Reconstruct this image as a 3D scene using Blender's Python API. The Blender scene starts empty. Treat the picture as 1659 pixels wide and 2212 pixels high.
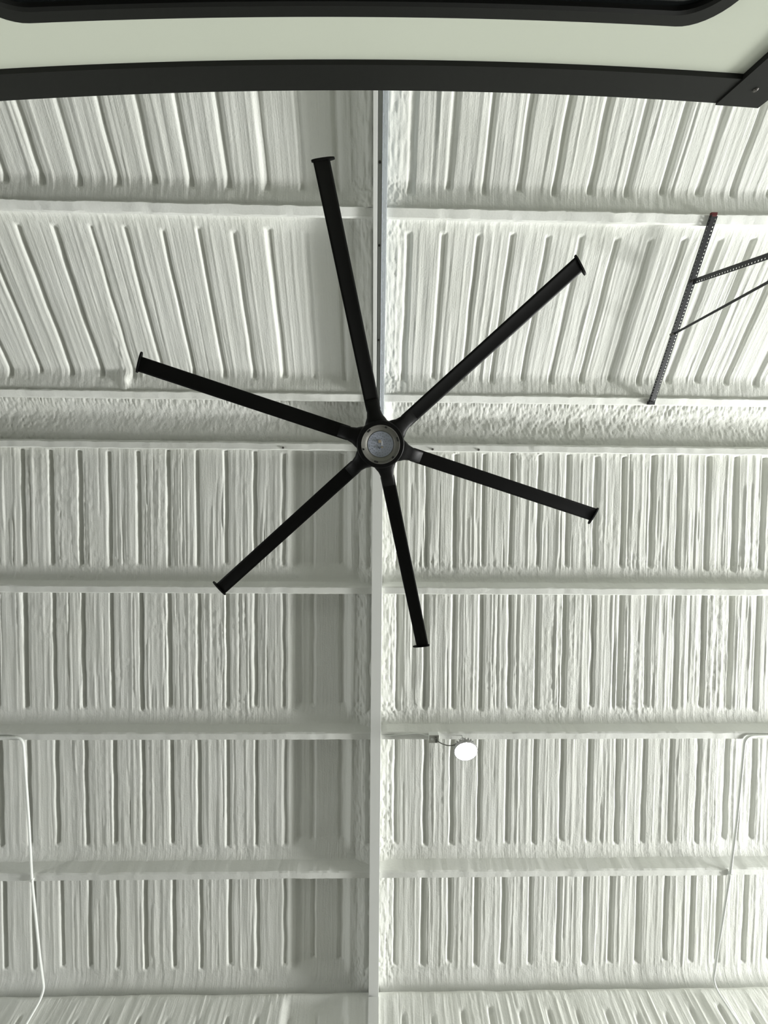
import bpy, math
import numpy as np
from mathutils import Matrix, Vector

scene = bpy.context.scene
COL = scene.collection

# ------------------------------------------------------------------ camera
EYE = 1.45                                   # camera height above the floor
TILT, YAW, ROLL, FPX = math.radians(15.8), 0.017, 0.008, 820.0
F = Vector((YAW, math.sin(TILT), math.cos(TILT))).normalized()
Rv = Vector((1, 0, 0)); Rv = (Rv - F * Rv.dot(F)).normalized()
Uv = Rv.cross(F)
Uv = (Uv * math.cos(ROLL) - Rv * math.sin(ROLL)).normalized()
Rv = F.cross(Uv).normalized()
cam_data = bpy.data.cameras.new('camera')
cam_data.sensor_fit = 'VERTICAL'
cam_data.sensor_height = 24.0
cam_data.lens = FPX / 2212.0 * 24.0
cam_data.clip_start = 0.02
cam = bpy.data.objects.new('camera', cam_data)
cam.matrix_world = Matrix(((Rv.x, Uv.x, -F.x, 0), (Rv.y, Uv.y, -F.y, 0), (Rv.z, Uv.z, -F.z, EYE), (0, 0, 0, 1)))
COL.objects.link(cam)
scene.camera = cam

# ------------------------------------------------------------------ world, daylight, exposure
world = bpy.data.worlds.new('world'); scene.world = world
world.use_nodes = True
bg = world.node_tree.nodes['Background']
bg.inputs[0].default_value = (0.80, 0.90, 1.0, 1); bg.inputs[1].default_value = 2.0
vs = scene.view_settings
vs.view_transform = 'Standard'; vs.look = 'None'; vs.gamma = 1.0; vs.use_curve_mapping = False
vs.exposure = 0.12
scene.cycles.max_bounces = 4; scene.cycles.diffuse_bounces = 3; scene.cycles.glossy_bounces = 2
scene.cycles.transmission_bounces = 1; scene.cycles.caustics_reflective = False; scene.cycles.caustics_refractive = False

def area_light(name, loc, rot, sx, sy, power, color):
    d = bpy.data.lights.new(name, 'AREA'); d.shape = 'RECTANGLE'; d.size = sx; d.size_y = sy
    d.energy = power; d.color = color
    o = bpy.data.objects.new(name, d); o.location = loc; o.rotation_euler = rot
    COL.objects.link(o); return o
# daylight entering through the open doorways
POWER = dict(right=3600, left=380, side=420)
area_light('daylight_right_doorway', (15.9, 4.6, 1.2), (0, math.radians(90), 0), 2.3, 2.9, POWER['right'], (0.995, 1.0, 0.985))
area_light('daylight_left_doorway', (-13.9, 3.6, 0.85), (0, math.radians(-90), 0), 1.6, 5.0, POWER['left'], (1.0, 1.0, 0.95))
area_light('daylight_side_doorway', (11.0, 6.45, 0.9), (math.radians(90), 0, math.radians(180)), 5.0, 1.7, POWER['side'], (1.0, 1.0, 0.97))

# ------------------------------------------------------------------ helpers
def link(o, parent=None):
    COL.objects.link(o)
    if parent is not None:
        o.parent = parent
    return o

def tag(o, label=None, cat=None, group=None, kind=None):
    if label: o['label'] = label
    if cat: o['category'] = cat
    if group: o['group'] = group
    if kind: o['kind'] = kind
    return o

def empty(name, loc=(0, 0, 0)):
    o = bpy.data.objects.new(name, None); o.location = loc; o.empty_display_size = 0.1
    return link(o)

def mesh_data(name, verts, faces, mat, smooth=False):
    me = bpy.data.meshes.new(name)
    me.from_pydata([tuple(v) for v in verts], [], faces)
    if mat: me.materials.append(mat)
    if smooth:
        me.polygons.foreach_set('use_smooth', [True] * len(me.polygons))
    me.update()
    return me

def mobj(name, verts, faces, mat, parent=None, smooth=False, bevel=0, loc=None):
    o = bpy.data.objects.new(name, mesh_data(name, verts, faces, mat, smooth))
    if loc is not None: o.location = loc
    link(o, parent)
    if bevel:
        m = o.modifiers.new('bevel', 'BEVEL'); m.width = bevel; m.segments = 2; m.limit_method = 'ANGLE'
    return o

class MB:
    def __init__(s): s.v = []; s.f = []
    def add(s, v, f):
        b = len(s.v); s.v += [tuple(p) for p in v]; s.f += [tuple(i + b for i in q) for q in f]; return s
    def box(s, x0, x1, y0, y1, z0, z1):
        v = [(x, y, z) for x in (x0, x1) for y in (y0, y1) for z in (z0, z1)]
        return s.add(v, [(0, 1, 3, 2), (4, 6, 7, 5), (0, 4, 5, 1), (2, 3, 7, 6), (0, 2, 6, 4), (1, 5, 7, 3)])
    def hexa(s, p):   # p: 4 points of one end, 4 of the other
        return s.add(p, [(3, 2, 1, 0), (4, 5, 6, 7), (0, 1, 5, 4), (1, 2, 6, 5), (2, 3, 7, 6), (3, 0, 4, 7)])
    def lathe(s, prof, n=48, cx=0, cy=0, cz=0, cap=False):
        v = [(cx + r * math.cos(2 * math.pi * k / n), cy + r * math.sin(2 * math.pi * k / n), cz + z) for r, z in prof for k in range(n)]
        f = [(i * n + k, i * n + (k + 1) % n, (i + 1) * n + (k + 1) % n, (i + 1) * n + k) for i in range(len(prof) - 1) for k in range(n)]
        if cap:
            f += [tuple(range(n - 1, -1, -1)), tuple((len(prof) - 1) * n + k for k in range(n))]
        return s.add(v, f)
    def tube(s, pts, r, n=10):
        P = [Vector(p) for p in pts]; v = []; ref = None
        for i, p in enumerate(P):
            d = (P[min(i + 1, len(P) - 1)] - P[max(i - 1, 0)]).normalized()
            if ref is None:
                ref = d.orthogonal().normalized()
            ref = (ref - d * ref.dot(d)).normalized(); b = d.cross(ref)
            v += [p + (ref * math.cos(2 * math.pi * k / n) + b * math.sin(2 * math.pi * k / n)) * r for k in range(n)]
        m = len(P)
        f = [(i * n + k, i * n + (k + 1) % n, (i + 1) * n + (k + 1) % n, (i + 1) * n + k) for i in range(m - 1) for k in range(n)]
        f += [tuple(range(n - 1, -1, -1)), tuple((m - 1) * n + k for k in range(n))]
        return s.add(v, f)
    def obj(s, name, mat, parent=None, smooth=False, bevel=0, loc=None):
        return mobj(name, s.v, s.f, mat, parent, smooth, bevel, loc)

def auto_smooth(o, ang=40):
    me = o.data
    me.polygons.foreach_set('use_smooth', [True] * len(me.polygons))
    try:
        me.set_sharp_from_angle(angle=math.radians(ang))
    except Exception:
        pass
    return o

def rounded(pts, r, n=6):
    """Polyline with its inner corners rounded by radius r."""
    P = [Vector(p) for p in pts]; out = [P[0]]
    for a, b, c in zip(P, P[1:], P[2:]):
        u = (a - b); w = (c - b); rr = min(r, u.length * .49, w.length * .49)
        p0 = b + u.normalized() * rr; p1 = b + w.normalized() * rr
        for k in range(n + 1):
            t = k / n
            out.append(p0 * (1 - t) ** 2 + b * 2 * t * (1 - t) + p1 * t * t)
    out.append(P[-1]); return out

# ------------------------------------------------------------------ materials
def principled(name, base, rough=0.6, metal=0.0, spec=0.5):
    m = bpy.data.materials.new(name); m.use_nodes = True
    b = m.node_tree.nodes['Principled BSDF']
    b.inputs['Base Color'].default_value = (*base, 1); b.inputs['Roughness'].default_value = rough
    b.inputs['Metallic'].default_value = metal; b.inputs['Specular IOR Level'].default_value = spec
    return m, m.node_tree, b

def noise_node(nt, scale, detail, mapping_scale=(1, 1, 1), rough=0.6):
    tc = nt.nodes.new('ShaderNodeTexCoord'); mp = nt.nodes.new('ShaderNodeMapping')
    mp.inputs['Scale'].default_value = mapping_scale
    nt.links.new(tc.outputs['Object'], mp.inputs['Vector'])
    n = nt.nodes.new('ShaderNodeTexNoise'); n.inputs['Scale'].default_value = scale
    n.inputs['Detail'].default_value = detail; n.inputs['Roughness'].default_value = rough
    nt.links.new(mp.outputs['Vector'], n.inputs['Vector'])
    return n

def mix_color(nt, fac, a, b):
    mx = nt.nodes.new('ShaderNodeMix'); mx.data_type = 'RGBA'
    mx.inputs['A'].default_value = (*a, 1); mx.inputs['B'].default_value = (*b, 1)
    nt.links.new(fac, mx.inputs['Factor'])
    return mx.outputs['Result']

def ramp(nt, fac, p0, p1):
    r = nt.nodes.new('ShaderNodeMapRange'); r.inputs['From Min'].default_value = p0; r.inputs['From Max'].default_value = p1
    nt.links.new(fac, r.inputs['Value']); return r.outputs['Result']

def bump(nt, b, height, strength, dist, prev=None):
    n = nt.nodes.new('ShaderNodeBump'); n.inputs['Strength'].default_value = strength; n.inputs['Distance'].default_value = dist
    nt.links.new(height, n.inputs['Height'])
    if prev is not None: nt.links.new(prev, n.inputs['Normal'])
    nt.links.new(n.outputs['Normal'], b.inputs['Normal'])
    return n.outputs['Normal']

def foam_material(name, stretch, tint=(0.80, 0.81, 0.765), fine=1.0):
    m, nt, b = principled(name, tint, 0.85, 0, 0.25)
    n0 = noise_node(nt, 1.3, 2)
    c = mix_color(nt, ramp(nt, n0.outputs['Fac'], .35, .7), tint, tuple(t * k for t, k in zip(tint, (0.955, 0.955, 0.94))))
    nt.links.new(c, b.inputs['Base Color'])
    n1 = noise_node(nt, 1.0, 3, stretch, 0.65)
    p = bump(nt, b, n1.outputs['Fac'], 0.38, 0.012)
    n2 = noise_node(nt, 60, 2, (1, 1, 1), 0.6)
    bump(nt, b, n2.outputs['Fac'], 0.30 * fine, 0.008, p)
    return m

M_FOAM = foam_material('spray_foam_streaked', (55, 2.2, 2.2))
M_FOAM_ROUGH = foam_material('spray_foam_lumpy', (16, 14, 14), fine=1.4)
M_FOAM_WALL = foam_material('spray_foam_wall', (45, 2.2, 2.2))
M_PURLIN = foam_material('painted_purlin', (6, 10, 10), (0.80, 0.81, 0.77), fine=0.5)
M_PAINT, _, _ = principled('white_painted_steel', (0.74, 0.75, 0.72), 0.5)
M_GALV, nt, b = principled('galvanized_steel', (0.62, 0.66, 0.70), 0.34, 0.25)
n = noise_node(nt, 30, 3, (1, .2, .2)); nt.links.new(ramp(nt, n.outputs['Fac'], 0.1, 1.6), b.inputs['Roughness'])
M_BLACK, nt, b = principled('black_powder_coat', (0.0022, 0.0022, 0.002), 0.5, 0, 0.2)
n = noise_node(nt, 400, 2); bump(nt, b, n.outputs['Fac'], 0.05, 0.001)
M_TRIM, nt, b = principled('black_trim', (0.0065, 0.007, 0.0058), 0.55, 0, 0.25)
M_BOLT, _, _ = principled('dark_bolt', (0.10, 0.095, 0.085), 0.5, 0.5)
M_DECK, _, _ = principled('roof_deck', (0.6, 0.61, 0.58), 0.7)
M_FLOOR, nt, b = principled('concrete', (0.42, 0.415, 0.39), 0.7)
n = noise_node(nt, 1.5, 6); nt.links.new(mix_color(nt, n.outputs['Fac'], (0.13, 0.13, 0.12), (0.19, 0.188, 0.175)), b.inputs['Base Color'])
M_WALL, _, _ = principled('wall_white', (0.5, 0.51, 0.48), 0.8)
M_BODY, nt, b = principled('trailer_white', (0.545, 0.575, 0.485), 0.35)
M_GLASS, nt, b = principled('tinted_glass', (0.006, 0.007, 0.007), 0.08, 0, 0.5)
M_TYRE, _, _ = principled('tyre_rubber', (0.02, 0.02, 0.02), 0.8)
M_ANGLE, _, _ = principled('dark_perforated_steel', (0.014, 0.015, 0.017), 0.45, 0.15)
M_RED, _, _ = principled('red_plastic_tip', (0.09, 0.008, 0.008), 0.5)
M_RING, _, _ = principled('satin_nickel_ring', (0.30, 0.295, 0.27), 0.4, 0.6)
M_LENS, _, _ = principled('led_board_white', (0.56, 0.60, 0.72), 0.35)
M_LED, _, _ = principled('led_chip', (0.10, 0.11, 0.14), 0.4)
M_CHIP, _, _ = principled('driver_chip_tan', (0.42, 0.36, 0.27), 0.5)
M_CHIPW, _, _ = principled('driver_chip_white', (0.75, 0.76, 0.74), 0.4)
M_SLOT, _, _ = principled('dark_slot', (0.008, 0.008, 0.008), 0.6)
M_LAMP_BODY, _, _ = principled('lamp_housing', (0.35, 0.35, 0.34), 0.45, 0.3)
M_BOX, _, _ = principled('grey_electrical_box', (0.50, 0.50, 0.46), 0.45, 0.5)
M_CORD, _, _ = principled('grey_cord', (0.16, 0.16, 0.14), 0.6)
M_CONDUIT, _, _ = principled('painted_conduit', (0.78, 0.80, 0.76), 0.45)
M_EMIT = bpy.data.materials.new('lamp_glow'); M_EMIT.use_nodes = True
nt = M_EMIT.node_tree; nt.nodes.clear()
e = nt.nodes.new('ShaderNodeEmission'); e.inputs[0].default_value = (1.0, 0.98, 0.93, 1); e.inputs[1].default_value = 60
o_ = nt.nodes.new('ShaderNodeOutputMaterial'); nt.links.new(e.outputs[0], o_.inputs[0])

# ------------------------------------------------------------------ roof layout (heights above the floor)
SLOPE = 0.25
HC = EYE + 4.13                     # bottom of the two ridge purlins
YB, YC, YRIDGE = -0.066, 0.446, 0.19
def base_z(y):                      # plane through the purlin bottoms
    if y >= YC: return HC - SLOPE * (y - YC)
    if y <= YB: return HC - SLOPE * (YB - y)
    return HC + 0.06 * (1 - abs(y - YRIDGE) / 0.256)
Y_PURLIN = [-4.60, -3.08, -1.555, YB, YC, 1.955, 3.528, 5.062]
Y_EAVE = 6.42
Y_BACK = -6.05
XW = 5.3                            # modelled reach of the foam left and right
RAF = 0.058                         # half width of the rafter
DEPTH = 0.15                        # purlin depth left proud of the foam

rng = np.random.RandomState(7)
def sstep(a, b, x):
    t = np.clip((x - a) / (b - a), 0, 1); return t * t * (3 - 2 * t)
def vnoise(x, y, sx, sy, seed):
    r = np.random.RandomState(seed); g = r.rand(256, 256)
    u = x / sx + 1000.37; v = y / sy + 1000.11
    i = np.floor(u).astype(int); j = np.floor(v).astype(int)
    fu = u - i; fv = v - j; fu = fu * fu * (3 - 2 * fu); fv = fv * fv * (3 - 2 * fv)
    a = g[i % 256, j % 256]; b_ = g[(i + 1) % 256, j % 256]; c = g[i % 256, (j + 1) % 256]; d = g[(i + 1) % 256, (j + 1) % 256]
    return (a * (1 - fu) + b_ * fu) * (1 - fv) + (c * (1 - fu) + d * fu) * fv - 0.5

def grid_object(name, X, Y, Z, mat, parent):
    ny, nx = X.shape
    me = bpy.data.meshes.new(name)
    co = np.stack([X, Y, Z], -1).reshape(-1, 3).astype(np.float32)
    idx = np.arange(nx * ny).reshape(ny, nx)
    q = np.stack([idx[:-1, :-1], idx[1:, :-1], idx[1:, 1:], idx[:-1, 1:]], -1).reshape(-1, 4)
    me.vertices.add(len(co)); me.vertices.foreach_set('co', co.ravel())
    me.loops.add(q.size); me.loops.foreach_set('vertex_index', q.ravel().astype(np.int32))
    me.polygons.add(len(q)); me.polygons.foreach_set('loop_start', np.arange(0, q.size, 4, dtype=np.int32))
    me.polygons.foreach_set('use_smooth', np.ones(len(q), bool))
    me.materials.append(mat); me.update(calc_edges=True); me.validate()
    o = bpy.data.objects.new(name, me)
    return link(o, parent)

def relief(x, v, length, period, phase, seed, busy, end0, end1, side, smooth_zone=True, gdepth=0.026, recess=0.055):
    """Relief of the sprayed foam (positive = up, away from the room). x: 1-D across, v: 1-D along the panel."""
    r = np.random.RandomState(seed)
    X, V = np.meshgrid(x, v)
    out = np.zeros_like(X)
    zone = (sstep(-1.02, -0.92, x) * (1 - sstep(-0.36, -0.27, x))) if smooth_zone else np.zeros_like(x)
    k0 = int(math.floor((x[0] - phase) / period)); k1 = int(math.ceil((x[-1] - phase) / period))
    for k in range(k0, k1 + 1):
        xc = phase + k * period + r.uniform(-.008, .008)
        sm = float(np.interp(xc, x, zone))
        dep = gdepth * r.uniform(.75, 1.2) * (1 - .5 * sm)
        w2 = 0.040 * r.uniform(.85, 1.15); w1 = 0.009 * r.uniform(.5, 1.6)
        ph = r.uniform(0, 6.28, 3); am = r.uniform(.0, .0035, 2)
        xv = xc + am[0] * np.sin(v * 5 + ph[0]) + am[1] * np.sin(v * 13 + ph[1])
        e0 = end0 * r.uniform(.7, 1.5); e1 = end1 + r.uniform(-.02, .035)
        env = sstep(.05 + e0 * .5, .05 + e0, v) * (1 - sstep(length - e1, length - e1 + .035, v))
        sel = np.abs(x - xc) < .08
        if sel.any():
            d = np.abs(x[None, sel] - xv[:, None])
            out[:, sel] += dep * (1 - sstep(w1, w2, d)) * env[:, None]
        # the two shallow stiffening ribs between the main ones
        for fr in (.34, .67):
            xm = xc + period * fr + r.uniform(-.012, .012); a = .0045 * r.uniform(.3, 1.3) * (1 - .85 * sm)
            w = r.uniform(.010, .019)
            sel = np.abs(x - xm) < .06
            if sel.any():
                d = (x[None, sel] - xm - .002 * np.sin(v * 6 + ph[2])[:, None]) / w
                out[:, sel] -= a * np.exp(-d * d) * sstep(.03, .12, v)[:, None] * (1 - sstep(length - .2, length - .1, v))[:, None]
    for _ in range(int(busy * (x[-1] - x[0]))):
        xc = r.uniform(x[0], x[-1]); sm = float(np.interp(xc, x, zone))
        a = r.choice([-1, 1]) * r.uniform(.0012, .0048) * (1.55 if busy > 20 else 1.1) * (1 - .92 * sm); w = r.uniform(.0045, .012)
        va = r.uniform(-.2, .75) * length; vb = va + r.uniform(.25, 1.1) * length
        env = sstep(va, va + .15, v) * (1 - sstep(vb - .12, vb, v)) * (1 - sstep(length - end1 - .03, length - end1 + .05, v))
        ph = r.uniform(0, 6.28); sl = r.uniform(-.006, .006)
        sel = np.abs(x - xc) < .05
        if sel.any():
            d = (x[None, sel] - xc - sl * (v - .7)[:, None] - .0025 * np.sin(v * 8 + ph)[:, None]) / w
            out[:, sel] += a * np.exp(-d * d) * env[:, None]
    soft = (1 - .8 * zone)[None, :]
    out += (recess * zone)[None, :] * (sstep(.0, .12, v) * (1 - sstep(length - .2, length - .06, v)))[:, None]
    out += .006 * vnoise(X, V, .09, .7, seed + 1) * soft
    out += .0035 * vnoise(X, V, .03, .35, seed + 2) * soft
    patch = sstep(.0, .25, vnoise(X, V, .45, .5, seed + 3)) * soft
    out += (.004 * vnoise(X, V, .035, .045, seed + 4) + .003 * vnoise(X, V, .018, .022, seed + 5)) * (.2 + patch * busy / 26)
    # lumpy overspray beside the rafter and next to the purlins
    if side:
        e = np.abs(x) - RAF
        near = (1 - sstep(.08, .26, e))[None, :]
        out += near * (.012 * vnoise(X, V, .03, .05, seed + 6) + .010 * vnoise(X, V, .014, .02, seed + 7))
        out -= ((.018 if side > 0 else .045) * (1 - sstep(0, .17, e)))[None, :]
    edge = (1 - sstep(.02, .10, v))[:, None] + sstep(length - .20, length - .08, v)[:, None]
    out += edge * .3 * (.008 * vnoise(X, V, .04, .04, seed + 8) + .006 * vnoise(X, V, .016, .016, seed + 9)) * (1 - .5 * zone)[None, :]
    return out

def spaced(a, b, step):
    return np.linspace(a, b, max(2, int(round((b - a) / step)) + 1))

# ------------------------------------------------------------------ room shell
floor = MB().box(-14.2, 16.2, -6.3, 6.7, -0.1, 0.0).obj('floor', M_FLOOR)
tag(floor, 'grey concrete floor of the shed', 'floor', kind='structure')
d = MB()
for y0, y1 in ((Y_BACK - .3, YRIDGE), (YRIDGE, Y_EAVE + .3)):
    z0 = base_z(y0) + .26; z1 = base_z(y1) + .26
    if y0 < 0: z1 = HC + SLOPE * .256 + .26
    else: z0 = HC + SLOPE * .256 + .26
    d.hexa([(-14.2, y0, z0), (16.2, y0, z0), (16.2, y0, z0 + .03), (-14.2, y0, z0 + .03), (-14.2, y1, z1), (16.2, y1, z1), (16.2, y1, z1 + .03), (-14.2, y1, z1 + .03)])
ceiling = d.obj('ceiling', M_DECK)
tag(ceiling, 'white spray-foamed gable ceiling with ribbed bays between purlins and a central rafter', 'ceiling', kind='structure')
def gable(name, x, d0, d1, dh, label):
    t = .1 if x > 0 else -.1
    m = MB()
    ztop = HC + .38
    def slab(y0, y1, zb):
        za, zc_ = (base_z(y0) + .26, base_z(y1) + .26)
        m.hexa([(x, y0, zb), (x, y1, zb), (x + t, y1, zb), (x + t, y0, zb), (x, y0, za), (x, y1, zc_), (x + t, y1, zc_), (x + t, y0, za)])
    ys = sorted({Y_BACK - .2, YRIDGE, d0, d1, Y_EAVE + .25})
    for ya_, yb_ in zip(ys, ys[1:]):
        slab(ya_, yb_, dh if d0 - 1e-6 <= ya_ and yb_ <= d1 + 1e-6 else 0)
    o = m.obj(name, M_WALL)
    return tag(o, label, 'wall', kind='structure')
gable('wall_right', 16.0, 3.0, 6.15, 3.2, 'white gable end wall with a tall open doorway letting in daylight')
gable('wall_left', -14.0, 1.0, 6.1, 3.55, 'white gable end wall opposite with a lower open doorway')
wf = MB().box(-14, 16.05, Y_BACK - .25, Y_BACK - .1, 0, base_z(Y_BACK) + .2).obj('wall_front', M_WALL)
tag(wf, 'white long wall behind the trailer', 'wall', kind='structure')
wbm = MB()
for a_, b_, z_ in ((-14, 8.4, 0), (8.4, 13.6, 3.1), (13.6, 16.05, 0)):
    wbm.box(a_, b_, Y_EAVE + .12, Y_EAVE + .25, z_, base_z(Y_EAVE) + .2)
wb = wbm.obj('wall_back', M_WALL)
tag(wb, 'white foam-sprayed long wall with upright ribs below the eave', 'wall', kind='structure')

# ------------------------------------------------------------------ foam bays of the ceiling
PW = 0.040                                           # half width of a purlin flange
bays = [   # start y, end y (in picture order), period, phase, busyness, seed
    (-3.08, -1.555, .308, -.659, 9, 11),
    (-1.555, YB, .312, -.672, 10, 23),
    (YC, 1.955, .320, -.405, 30, 37),
    (1.955, 3.528, .320, -.400, 26, 41),
    (3.528, 5.062, .320, -.396, 11, 53),
    (5.062, Y_EAVE, .318, -.396, 11, 67),
]
for bi, (ya, yb, per, ph, busy, seed) in enumerate(bays):
    eave = yb == Y_EAVE
    y0 = ya - .012; y1 = (yb - PW + .01) if not eave else yb + .06
    L = y1 - y0
    v = np.unique(np.concatenate([spaced(0, .16, .009), spaced(.16, L - .26, .026), spaced(L - .26, L, .009)]))
    y = y0 + v
    zb_ = np.array([base_z(t) for t in y])
    R0, R1 = .030, (.10 if not eave else .14)
    c0 = np.where(v < R0, R0 - np.sqrt(np.maximum(R0 ** 2 - (R0 - v) ** 2, 0)), 0) * 1.2
    w = L - v
    c1 = np.where(w < R1, R1 - np.sqrt(np.maximum(R1 ** 2 - (R1 - w) ** 2, 0)), 0) * ((.050 if not eave else .10) / R1)
    if bi < 2: c1 = .12 * (1 - sstep(-.03, .24, w))
    prof = DEPTH - c0 - c1
    for side in (-1, 1):
        x = spaced(-XW, -RAF + .004, .0075) if side < 0 else spaced(RAF - .004, XW, .0075)
        rel = relief(x, v, L, per, ph, seed + (100 if side > 0 else 0), busy, .05, .17 if not eave else .20, side, recess=.018 if bi < 2 else .055)
        X, Y = np.meshgrid(x, y)
        if bi == 1 and side < 0:      # a long dribble of foam that ends in a blob
            xs = -2.62 - .02 * (Y + .2); q = np.exp(-((X - xs) / .022) ** 2)
            rel -= q * (.010 + .030 * vnoise(X, Y, .03, .05, 901)) * sstep(-1.1, -.4, Y)
            rel -= .05 * np.exp(-(((X + 2.60) / .03) ** 2 + ((Y + .22) / .06) ** 2))
        Z = zb_[:, None] + prof[:, None] + rel
        o = grid_object('foam_bay', X, Y, Z, M_FOAM, ceiling)
        if bi == 2 and side < 0: pass
# ridge trough between the two ridge purlins
for side in (-1, 1):
    x = spaced(-XW, -RAF + .004, .0085) if side < 0 else spaced(RAF - .004, XW, .0085)
    y = spaced(YB + PW - .01, YC - PW + .01, .008); v = y - y[0]; L = v[-1]
    X, Y = np.meshgrid(x, y)
    t = v / L
    prof = HC + .045 + .165 * (1 - .7 * sstep(.30, 1.06, t))
    rel = .02 * vnoise(X, Y, .5, .12, 301) + .009 * vnoise(X, Y, .06, .07, 302) + .010 * vnoise(X, Y, .022, .035, 303)
    rel *= (.55 + .7 * sstep(-.3, .5, vnoise(X, Y, .9, .4, 304)))
    rel += .012 * vnoise(X, Y, .012, .05, 305) * (1 - sstep(.0, .35, t))[:, None]
    e = np.abs(x) - RAF
    rel -= (.06 * (1 - sstep(0, .12, e)))[None, :]
    o = grid_object('ridge_foam', X, Y, prof[:, None] + rel, M_FOAM_ROUGH, ceiling)
    tag(o, 'lumpy foam trough along the ridge')

# ------------------------------------------------------------------ purlins, each in two lengths meeting the rafter
def purlin(y, seed, z_extra=0.0):
    for side in (-1, 1):
        x = spaced(-XW - .6, -RAF, .02) if side < 0 else spaced(RAF, XW + .6, .02)
        zb = base_z(y)
        sl = -SLOPE if y > YRIDGE else SLOPE
        ring = [(-PW, .17), (-PW, .012), (-PW + .010, .0), (PW - .010, .0), (PW, .010), (PW - .045, .022), (PW - .045, .17)]
        Xs = np.repeat(x[None, :], len(ring), 0)
        Ys = np.zeros_like(Xs); Zs = np.zeros_like(Xs)
        for i, (dy, dz) in enumerate(ring):
            amp = .010 if 0 < i < 4 else .004
            n1 = vnoise(x, x * 0 + i * .3, .12, 1, seed + 2 * side) * amp + vnoise(x, x * 0 + i * .7, .03, 1, seed + 1 + 2 * side) * amp * .6
            clean = sstep(.15, .5, np.abs(x)) * .8 + .2
            Ys[i] = y + dy + n1 * clean
            Zs[i] = zb + dz + sl * dy + vnoise(x, x * 0 + i * .3, .1, 1, seed + 5 + side) * .006 * clean
        auto_smooth(grid_object('purlin', Xs, Ys, Zs, M_PURLIN, ceiling), 32)
for i, y in enumerate(Y_PURLIN):
    purlin(y, 400 + 11 * i)
for i, (x, y) in enumerate(((.59, YC), (1.09, YC), (-1.02, YC))):
    MB().lathe([(.001, -.014), (.010, -.014), (.012, -.008), (.012, .004)], 10).obj('bolt', M_BOLT, ceiling, loc=(x, y + .012, base_z(y)))

# ------------------------------------------------------------------ rafter
def raf_box(name, x0, x1, ya, yb, lo, hi, mat):
    za, zb = [HC + SLOPE * .256 - SLOPE * abs(t - YRIDGE) for t in (ya, yb)]
    o = MB().hexa([(x0, ya, za + lo), (x1, ya, za + lo), (x1, ya, za + hi), (x0, ya, za + hi), (x0, yb, zb + lo), (x1, yb, zb + lo), (x1, yb, zb + hi), (x0, yb, zb + hi)])
    return o.obj(name, mat, ceiling, bevel=.003)
o = raf_box('rafter', -RAF, RAF - .003, YRIDGE, Y_EAVE + .1, -.055, .24, M_PAINT); tag(o, 'flat white-painted steel rafter running down to the eave')
yA = Y_BACK - .1
o = raf_box('rafter', -RAF, -.022, yA, YRIDGE, -.050, .24, M_PAINT); tag(o, 'white flange of the upper rafter')
raf_box('rafter_web', -.022, .018, yA, YRIDGE, -.008, .24, M_PAINT)
o = raf_box('strut_channel', .021, RAF, yA, YRIDGE, -.050, .24, M_GALV); tag(o, 'bright galvanized steel channel beside the rafter')
raf_box('strut_lip', .014, .0205, yA, YRIDGE, -.056, -.02, M_GALV)
for yy in (-1.86, -1.33, -.6):
    zz = HC + SLOPE * .256 - SLOPE * abs(yy - YRIDGE)
    MB().lathe([(.001, -.012), (.007, -.012), (.009, -.006), (.009, .004)], 10).obj('bolt', M_BOLT, ceiling, loc=(-.004, yy, zz - .008))

# ------------------------------------------------------------------ foam on the long wall below the eave
v = np.concatenate([spaced(0, .25, .012), spaced(.27, 1.5, .05)])
for side in (-1, 1):
    x = spaced(-XW, -RAF + .004, .0085) if side < 0 else spaced(RAF - .004, XW, .0085)
    rel = relief(x, v, 3.0, .318, -.30, 701 + side, 12, .18, .2, 0)
    ztop = base_z(Y_EAVE) + .03
    X, V = np.meshgrid(x, v)
    round_ = np.where(v < .05, .05 - np.sqrt(np.maximum(.05 ** 2 - (.05 - v) ** 2, 0)), 0)
    Yw = Y_EAVE - .035 + round_[:, None] + rel
    Z = ztop - V + .012 * vnoise(X, V * 0, .25, 1, 77)
    o = grid_object('foam_bay', X, Yw, Z, M_FOAM_WALL, wb)
o = MB().box(-RAF, RAF - .003, Y_EAVE - .10, Y_EAVE + .1, 0, base_z(Y_EAVE) - .05).obj('column', M_PAINT, wb)

# ------------------------------------------------------------------ ceiling fan
FC = Vector((0.012, 0.188, EYE + 1.88))
fan = empty('ceiling_fan', FC)
tag(fan, 'large black six-blade ceiling fan with a round light in its hub', 'ceiling fan')
hub = MB().lathe([(.093, -.004), (.096, -.012), (.112, -.012), (.1165, -.008), (.118, .0), (.118, .055), (.112, .075), (.085, .09), (.06, .15), (.028, .155)], 64)
auto_smooth(hub.obj('hub', M_BLACK, fan))
MB().lathe([(.019, .14), (.019, 2.15)], 20).obj('downrod', M_BLACK, fan, smooth=True)
auto_smooth(MB().lathe([(.02, 2.10), (.055, 2.12), (.06, 2.2), (.06, 2.24)], 32).obj('canopy', M_BLACK, fan))
lk = auto_smooth(MB().lathe([(.0955, -.010), (.094, -.0125), (.0915, -.0125), (.0905, -.009), (.0845, -.008), (.0835, -.0045), (.078, -.004), (.065, .004), (.0645, .006), (.0, .006)], 64).obj('light_ring', M_RING, fan))
lens = MB().lathe([(.0, .002), (.0625, .002), (.0635, .003), (.0635, .006)], 56).obj('led_board', M_LENS, fan)
chips = MB()
rr = np.random.RandomState(3)
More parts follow.
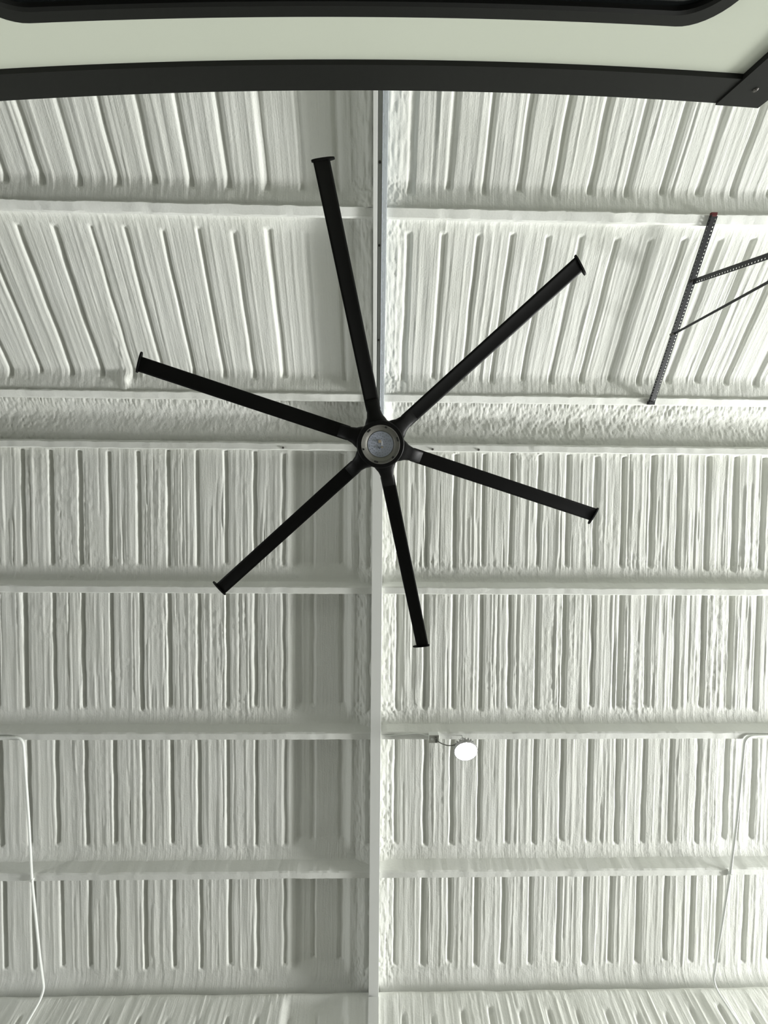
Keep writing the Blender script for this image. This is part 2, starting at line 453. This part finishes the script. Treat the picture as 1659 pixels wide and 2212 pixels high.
for ring_r, cnt in ((.018, 8), (.030, 14), (.042, 19), (.053, 24)):
    for k in range(cnt):
        a = 2 * math.pi * (k + rr.uniform(-.3, .3)) / cnt; r_ = ring_r + rr.uniform(-.003, .003)
        x, y = r_ * math.cos(a), r_ * math.sin(a); s = .00115
        chips.box(x - s, x + s, y - s, y + s, .0008, .0025)
led = chips.obj('led_chips', M_LED, lens); led['kind'] = 'stuff'
MB().box(-.011, .002, -.022, -.008, -.003, .002).obj('driver_chip', M_CHIP, lens, bevel=.0008)
MB().box(.004, .0075, -.016, .004, -.002, .002).obj('driver_chip', M_CHIPW, lens, bevel=.0008)
MB().box(-.006, -.002, .014, .022, -.003, .002).obj('driver_chip', M_LED, lens)
MB().box(.003, .012, .010, .018, -.002, .002).obj('driver_chip', M_CHIP, lens)
for a_deg, w_ in ((-131, .018), (-73, .010), (-18, .020), (45, .011), (104, .020), (164, .007)):
    a = math.radians(a_deg)
    s = mobj('ring_slot', *(lambda m: (m.v, m.f))(MB().box(-.0042, .0036, -w_ / 2, w_ / 2, -.0125, -.007)), M_SLOT, lk)
    s.location = (.0868 * math.cos(a), .0868 * math.sin(a), 0); s.rotation_euler.z = a

def blade_meshes():
    sec = []     # airfoil section, y = chord, z = up
    ch0, ch1 = -.035, .036
    for k in range(13):
        t = k / 12; sec.append((ch0 + (ch1 - ch0) * t, .0085 * math.sqrt(max(t, 0.0)) * (1 - t) * 2.2 + .004 * math.sin(math.pi * t) + .0012))
    for k in range(11, 0, -1):
        t = k / 12; sec.append((ch0 + (ch1 - ch0) * t, .004 * math.sin(math.pi * t) - .0035 - .0015 * math.sin(math.pi * t)))
    n = len(sec); pitch = math.radians(9)
    rs = [.165, .2, .5, .85, 1.18]
    v = []
    for r_ in rs:
        for (y, z) in sec:
            v.append((r_, y * math.cos(pitch) - z * math.sin(pitch), y * math.sin(pitch) + z * math.cos(pitch) + .022))
    f = [(i * n + k, i * n + (k + 1) % n, (i + 1) * n + (k + 1) % n, (i + 1) * n + k) for i in range(len(rs) - 1) for k in range(n)]
    f += [tuple(range(n - 1, -1, -1)), tuple((len(rs) - 1) * n + k for k in range(n))]
    blade = mesh_data('blade', v, f, M_BLACK)
    # end plate: rounded outline across the tip, longer on the trailing side
    out = []
    for k in range(20):
        a = 2 * math.pi * k / 20; cy = .0495 * math.copysign(abs(math.cos(a)) ** .8, math.cos(a)); cz = .009 * math.copysign(abs(math.sin(a)) ** .8, math.sin(a))
        out.append((.0075 + cy, cz))
    v = [(x, y * math.cos(pitch) - z * math.sin(pitch), y * math.sin(pitch) + z * math.cos(pitch) + .024) for x in (1.1795, 1.1865) for (y, z) in out]
    f = [(k, (k + 1) % 20, 20 + (k + 1) % 20, 20 + k) for k in range(20)] + [tuple(range(19, -1, -1)), tuple(range(20, 40))]
    cap = mesh_data('end_plate', v, f, M_BLACK)
    # root bracket: flares from the hub and narrows into the blade
    v = []; stations = [(.095, .060, .030, .020, 0), (.118, .050, .028, .020, .3), (.135, .040, .024, .021, .6), (.16, .034, .016, .022, .9), (.215, .031, .0065, .0225, 1.0)]
    m_ = 16
    for (r_, hw, hh, zc_, tw) in stations:
        p_ = pitch * tw
        for k in range(m_):
            a = 2 * math.pi * k / m_
            y = hw * math.copysign(abs(math.cos(a)) ** .7, math.cos(a)); z = hh * math.copysign(abs(math.sin(a)) ** .7, math.sin(a))
            v.append((r_, y * math.cos(p_) - z * math.sin(p_), y * math.sin(p_) + z * math.cos(p_) + zc_))
    f = [(i * m_ + k, i * m_ + (k + 1) % m_, (i + 1) * m_ + (k + 1) % m_, (i + 1) * m_ + k) for i in range(len(stations) - 1) for k in range(m_)]
    f += [tuple(range(m_ - 1, -1, -1)), tuple((len(stations) - 1) * m_ + k for k in range(m_))]
    root = mesh_data('blade_bracket', v, f, M_BLACK, True)
    return blade, cap, root
bl, cp, rt = blade_meshes()
for k in range(6):
    o = bpy.data.objects.new('blade', bl); link(o, fan); o.rotation_euler.z = math.radians(17.53 + 60 * k)
    auto_smooth(o, 50) if k == 0 else None
    link(bpy.data.objects.new('end_plate', cp), o)
    link(bpy.data.objects.new('blade_bracket', rt), o)

# ------------------------------------------------------------------ camper trailer beside the camera
def fy(x): return -.777 + .0285 * (x - .28) ** 2            # gently dished front panel
XL, XR = -1.08, .975
ZT = EYE + 1.215
tr = empty('camper_trailer', (0, -2.2, 0))
tag(tr, 'white camper trailer with black roof rail, corner post and dark rounded window', 'trailer')
TO = Vector((0, -2.2, 0))
def strip(name, x0, x1, z0, z1, proud, thick, mat, parent=tr, n=28, slant=0.0):
    m = MB(); xs = np.linspace(x0, x1, n); v = []
    for i, x in enumerate(xs):
        sl = slant if i == n - 1 else 0
        for (zz, xx) in ((z0, x), (z1, x + sl)):
            v.append(Vector((xx, fy(xx) + proud, zz)) - TO); v.append(Vector((xx, fy(xx) + proud - thick, zz)) - TO)
    f = []
    for i in range(n - 1):
        a = 4 * i; b = a + 4
        f += [(a, b, b + 2, a + 2), (a + 1, a + 3, b + 3, b + 1), (a + 2, b + 2, b + 3, a + 3), (a, a + 1, b + 1, b)]
    f += [(0, 2, 3, 1), (4 * n - 4, 4 * n - 3, 4 * n - 1, 4 * n - 2)]
    m.add(v, f)
    return m.obj(name, mat, parent)
ZW = EYE + 1.022                                           # top of the window frame
strip('front_panel', XL + .02, XR - .01, .42, ZT - .004, 0, .03, M_BODY)
strip('roof_rail', XL, .868, EYE + 1.140, ZT, .010, .05, M_TRIM, slant=.022)
strip('bottom_rail', XL, XR, .36, .46, .010, .05, M_TRIM)
cpst = strip('corner_post', .862, XR, .36, ZT + .0, .014, .12, M_TRIM, n=5)
MB().lathe([(.001, .003), (.004, .003), (.006, 0)], 10).obj('screw', M_BOLT, cpst)
cpst.children[0].rotation_euler.x = math.radians(-90); cpst.children[0].location = Vector((.915, fy(.915) + .0145, EYE + 1.16)) - TO
strip('corner_post', XL, XL + .10, .36, ZT, .014, .12, M_TRIM, n=5)
bodym = MB().box(XL + .01, XR - .01, -3.6 + 2.2, -.80 + 2.2, .42, ZT - .012)
bodym.obj('body', M_BODY, tr, bevel=.02)
MB().box(XR - .03, XR, -3.6 + 2.2, -.84 + 2.2, ZT - .075, ZT).obj('roof_rail', M_TRIM, tr)
MB().box(XL, XL + .03, -3.6 + 2.2, -.80 + 2.2, ZT - .075, ZT).obj('roof_rail', M_TRIM, tr)
MB().box(XL + .15, XR - .15, -3.4 + 2.2, -1.0 + 2.2, .30, .42).obj('chassis', M_TRIM, tr)
for sx in (XL + .12, XR - .12):
    for yy in (-2.65, -1.95):
        w_ = MB(); prof = [(.12, -.085), (.24, -.09), (.30, -.06), (.31, 0), (.30, .06), (.24, .09), (.12, .085)]
        w_.lathe(prof, 32)
        wo = w_.obj('wheel', M_TYRE, tr, smooth=True, loc=Vector((sx, yy, .31)) - TO); wo.rotation_euler.y = math.radians(90)
        MB().lathe([(.01, .07), (.11, .06), (.13, .08), (.13, -.08), (.01, -.07)], 24).obj('rim', M_GALV, wo, smooth=True)
# window
def rrect(x0, x1, z0, z1, r, n=10):
    p = []
    for cx, cz, a0 in ((x1 - r, z1 - r, 0), (x0 + r, z1 - r, 90), (x0 + r, z0 + r, 180), (x1 - r, z0 + r, 270)):
        for k in range(n + 1):
            a = math.radians(a0 + 90 * k / n); p.append((cx + r * math.cos(a), cz + r * math.sin(a)))
    return p
def dense(p, step=.05):
    out = []
    for (a, b_), (c, d_) in zip(p, p[1:] + p[:1]):
        k = max(1, int(math.hypot(c - a, d_ - b_) / step))
        out += [(a + (c - a) * t / k, b_ + (d_ - b_) * t / k) for t in range(k)]
    return out
WX0, WX1, WZ0 = -.80, .695, EYE + .45
win = None
outer = dense(rrect(WX0, WX1, WZ0, ZW, .085))
cxm, czm = (WX0 + WX1) / 2, (WZ0 + ZW) / 2
def inset(p, dd):
    return [(cxm + (x - cxm) * (1 - 2 * dd / (WX1 - WX0)), czm + (z - czm) * (1 - 2 * dd / (ZW - WZ0))) for x, z in p]
loops = [(outer, -.002), (outer, .012), (inset(outer, .004), .016), (inset(outer, .026), .016), (inset(outer, .030), .012), (inset(outer, .030), .002)]
n_ = len(outer); v = []; f = []
for p, pr_ in loops:
    v += [Vector((x, fy(x) + pr_, z)) - TO for x, z in p]
for i in range(len(loops) - 1):
    f += [(i * n_ + k, (i + 1) * n_ + k, (i + 1) * n_ + (k + 1) % n_, i * n_ + (k + 1) % n_) for k in range(n_)]
win = auto_smooth(mobj('window_frame', v, f, M_TRIM, tr), 30)
gl = inset(outer, .029); v = [Vector((x, fy(x) + .005, z)) - TO for x, z in gl] + [Vector((cxm, fy(cxm) + .005, z)) - TO for x, z in gl]
# glass as strips so that it follows the panel
xs = np.linspace(WX0 + .029, WX1 - .029, 40); v = []; f = []
for x in xs:
    dx = min(x - (WX0 + .029), (WX1 - .029) - x); r_ = .06
    cut = 0 if dx >= r_ else r_ - math.sqrt(max(r_ ** 2 - (r_ - dx) ** 2, 0))
    v += [Vector((x, fy(x) + .005, ZW - .029 - cut)) - TO, Vector((x, fy(x) + .005, WZ0 + .029 + cut)) - TO]
f = [(2 * i, 2 * i + 1, 2 * i + 3, 2 * i + 2) for i in range(39)]
mobj('pane', v, f, M_GLASS, win, True)

# ------------------------------------------------------------------ high bay lamp, its outlet box and cord
LP = Vector((.955, 3.52, EYE + 3.165))
lamp = empty('high_bay_lamp', LP)
tag(lamp, 'lit round white high bay lamp hanging from a purlin beside the outlet box', 'lamp')
auto_smooth(MB().lathe([(.118, -.006), (.126, -.004), (.128, .012), (.118, .03), (.075, .045), (.07, .085), (.05, .10), (.001, .10)], 48).obj('housing', M_LAMP_BODY, lamp))
fins = MB()
for k in range(20):
    a = 2 * math.pi * k / 20; c_, s_ = math.cos(a), math.sin(a); t_ = .0015
    p = [(.07 * c_ - t_ * s_, .07 * s_ + t_ * c_, .03), (.112 * c_ - t_ * s_, .112 * s_ + t_ * c_, .03), (.112 * c_ + t_ * s_, .112 * s_ - t_ * c_, .03), (.07 * c_ + t_ * s_, .07 * s_ - t_ * c_, .03)]
    fins.hexa(p + [(x, y, z + .04) for x, y, z in p])
fo = fins.obj('cooling_fins', M_LAMP_BODY, lamp); fo['kind'] = 'stuff'
auto_smooth(MB().lathe([(.0, -.012), (.06, -.011), (.10, -.008), (.118, -.004)], 48).obj('diffuser', M_EMIT, lamp))
ring = [(.03 * math.cos(t), 0, .13 + .035 * math.sin(t)) for t in np.linspace(-1.5, 4.7, 26)]
MB().tube(ring, .004, 8).obj('hanging_ring', M_LAMP_BODY, lamp, smooth=True)
MB().tube([(0, 0, .16), (0, .0, .20)], .004, 8).obj('hook', M_LAMP_BODY, lamp, smooth=True)
BX = Vector((.636, 3.515, base_z(3.53)))
box = empty('outlet_box', BX)
tag(box, 'small square grey metal outlet box on the underside of a purlin', 'outlet box')
MB().box(-.052, .052, -.05, .05, -.045, .004).obj('body', M_CONDUIT, box, bevel=.004)
MB().box(-.054, .054, -.052, .052, -.050, -.0452).obj('cover', M_BOX, box, bevel=.002)
MB().lathe([(.001, -.0535), (.014, -.0535), (.016, -.05)], 16).obj('socket', M_CONDUIT, box, loc=(-.018, .0, 0))
MB().box(.010, .034, -.03, .02, -.078, -.0502).obj('plug', M_CORD, box, bevel=.004)
pa = BX + Vector((.03, .0, -.07)); pb = LP + Vector((-.03, .0, .105))
pts = [pa + (pb - pa) * t + Vector((0, 0, -.06 * math.sin(math.pi * t) * (1 - .4 * t))) for t in np.linspace(0, 1, 16)]
o = MB().tube(pts, .005, 8).obj('power_cord', M_CORD, smooth=True); tag(o, 'short drooping grey power cord between outlet box and lamp', 'cord')
pts = [(.10, 3.515, base_z(3.515) - .008), (.3, 3.50, base_z(3.5) - .008), (.46, 3.49, base_z(3.49) - .006), (.54, 3.50, base_z(3.5) - .014), (.59, 3.51, base_z(3.51) - .02)]
o = MB().tube(rounded(pts, .05), .004, 8).obj('feed_cable', M_CONDUIT, smooth=True); tag(o, 'thin white cable along the purlin feeding the outlet box', 'cable')

# ------------------------------------------------------------------ conduits
def conduit(path, straps, label):
    root = empty('conduit', path[0]); tag(root, label, 'conduit', 'painted electrical conduits')
    o0 = Vector(path[0])
    MB().tube([p - o0 for p in rounded(path, .10, 8)], .0125, 12).obj('pipe', M_CONDUIT, root, smooth=True)
    for (x, y, z) in straps:
        MB().box(-.017, .017, -.012, .012, -.017, .016).obj('strap', M_CONDUIT, root, bevel=.004, loc=Vector((x, y, z)) - o0)
def pz(y, off=-.016): return base_z(y) + off
conduit([(-6.2, 3.505, pz(3.505)), (-3.82, 3.515, pz(3.515)), (-3.775, 4.45, pz(4.45)), (-3.757, 5.06, pz(5.06)), (-3.69, 5.9, pz(5.9)), (-3.655, 6.33, pz(6.33, -.005)), (-3.68, 6.355, 3.6), (-3.69, 6.355, .3)],
        [(-4.5, 3.512, pz(3.512)), (-3.757, 5.06, pz(5.06))], 'white conduit bending off the purlin at the side away from the perforated bracket')
conduit([(6.2, 3.505, pz(3.505)), (4.13, 3.515, pz(3.515)), (4.075, 4.45, pz(4.45)), (4.02, 5.06, pz(5.06)), (3.90, 6.0, pz(6.0)), (3.875, 6.33, pz(6.33, -.005)), (3.95, 6.355, 3.6), (3.96, 6.355, .3)],
        [(4.9, 3.512, pz(3.512)), (4.02, 5.06, pz(5.06))], 'white conduit bending off the purlin on the same side as the lit lamp')

# ------------------------------------------------------------------ perforated angle hanger
def perforated(m, A, B, across, cols, width, period, hole, thick=.003):
    """Plate from A to B, `width` wide along unit vector `across`, real square holes in the given column centres."""
    A, B, W_ = Vector(A), Vector(B), Vector(across).normalized()
    D = (B - A); Ln = D.length; D.normalize(); N = D.cross(W_).normalized() * thick
    edges = [0.0]
    for c in cols: edges += [c - hole / 2, c + hole / 2]
    edges.append(width)
    k = int(Ln / period)
    def quad(a0, a1, w0, w1):
        p = [A + D * a0 + W_ * w0, A + D * a1 + W_ * w0, A + D * a1 + W_ * w1, A + D * a0 + W_ * w1]
        m.hexa(p + [q + N for q in p])
    for j in range(len(edges) - 1):
        if j % 2 == 0:
            quad(0, Ln, edges[j], edges[j + 1])
        else:
            for i in range(k + 1):
                quad(i * period, min(i * period + period - hole, Ln), edges[j], edges[j + 1])
            
P0 = Vector((2.80, -1.575, base_z(-1.575) - .006)); P1 = Vector((2.845, -.045, base_z(YB) - .004))
hg = empty('perforated_hanger', P0)
tag(hg, 'dark perforated angle-iron hanger with two braces fixed under two purlins', 'hanger')
Z0 = Vector((0, 0, 0))
def rel_(p): return Vector(p) - P0
m = MB()
perforated(m, rel_(P0), rel_(P1), (1, 0, 0), (.012, .056), .068, .027, .010)
rail = m.obj('rail', M_ANGLE, hg)
m = MB(); perforated(m, rel_(P0) + Vector((0, 0, .0)), rel_(P1), (0, 0, -1), (.016,), .030, .027, .010)
m.obj('rail_flange', M_ANGLE, rail)
q = rel_(P0); MB().box(q.x + .000, q.x + .052, q.y - .022, q.y + .004, q.z - .016, q.z + .004).obj('end_tip', M_RED, rail, bevel=.002)
q = rel_(P1); MB().box(q.x - .012, q.x + .05, q.y - .02, q.y + .012, q.z - .034, q.z + .004).obj('end_clip', M_ANGLE, rail, bevel=.002)
HA = Vector((2.84, -1.125, base_z(-1.125) - .03)); HF = Vector((2.80, -1.06, EYE + 2.42))
m = MB(); perforated(m, rel_(HA), rel_(HF), (0, 1, 0), (.030,), .044, .027, .010)
br = m.obj('brace', M_ANGLE, hg)
m = MB(); perforated(m, rel_(HA), rel_(HF), (1, 0, 0), (.018,), .034, .027, .010)
m.obj('brace_flange', M_ANGLE, br)
HB = Vector((2.835, -.700, base_z(-.70) - .03))
m = MB(); perforated(m, rel_(HB), rel_(HF) + Vector((0, .02, .02)), (.2, 1, 0), (), .022, .03, .01); 
br2 = m.obj('brace', M_ANGLE, hg)
for P_ in (HA, HB):
    q = rel_(P_); MB().lathe([(.001, -.012), (.009, -.012), (.011, -.004), (.011, .03)], 8).obj('bolt', M_BOLT, hg, loc=q + Vector((-.008, .012, .0)))
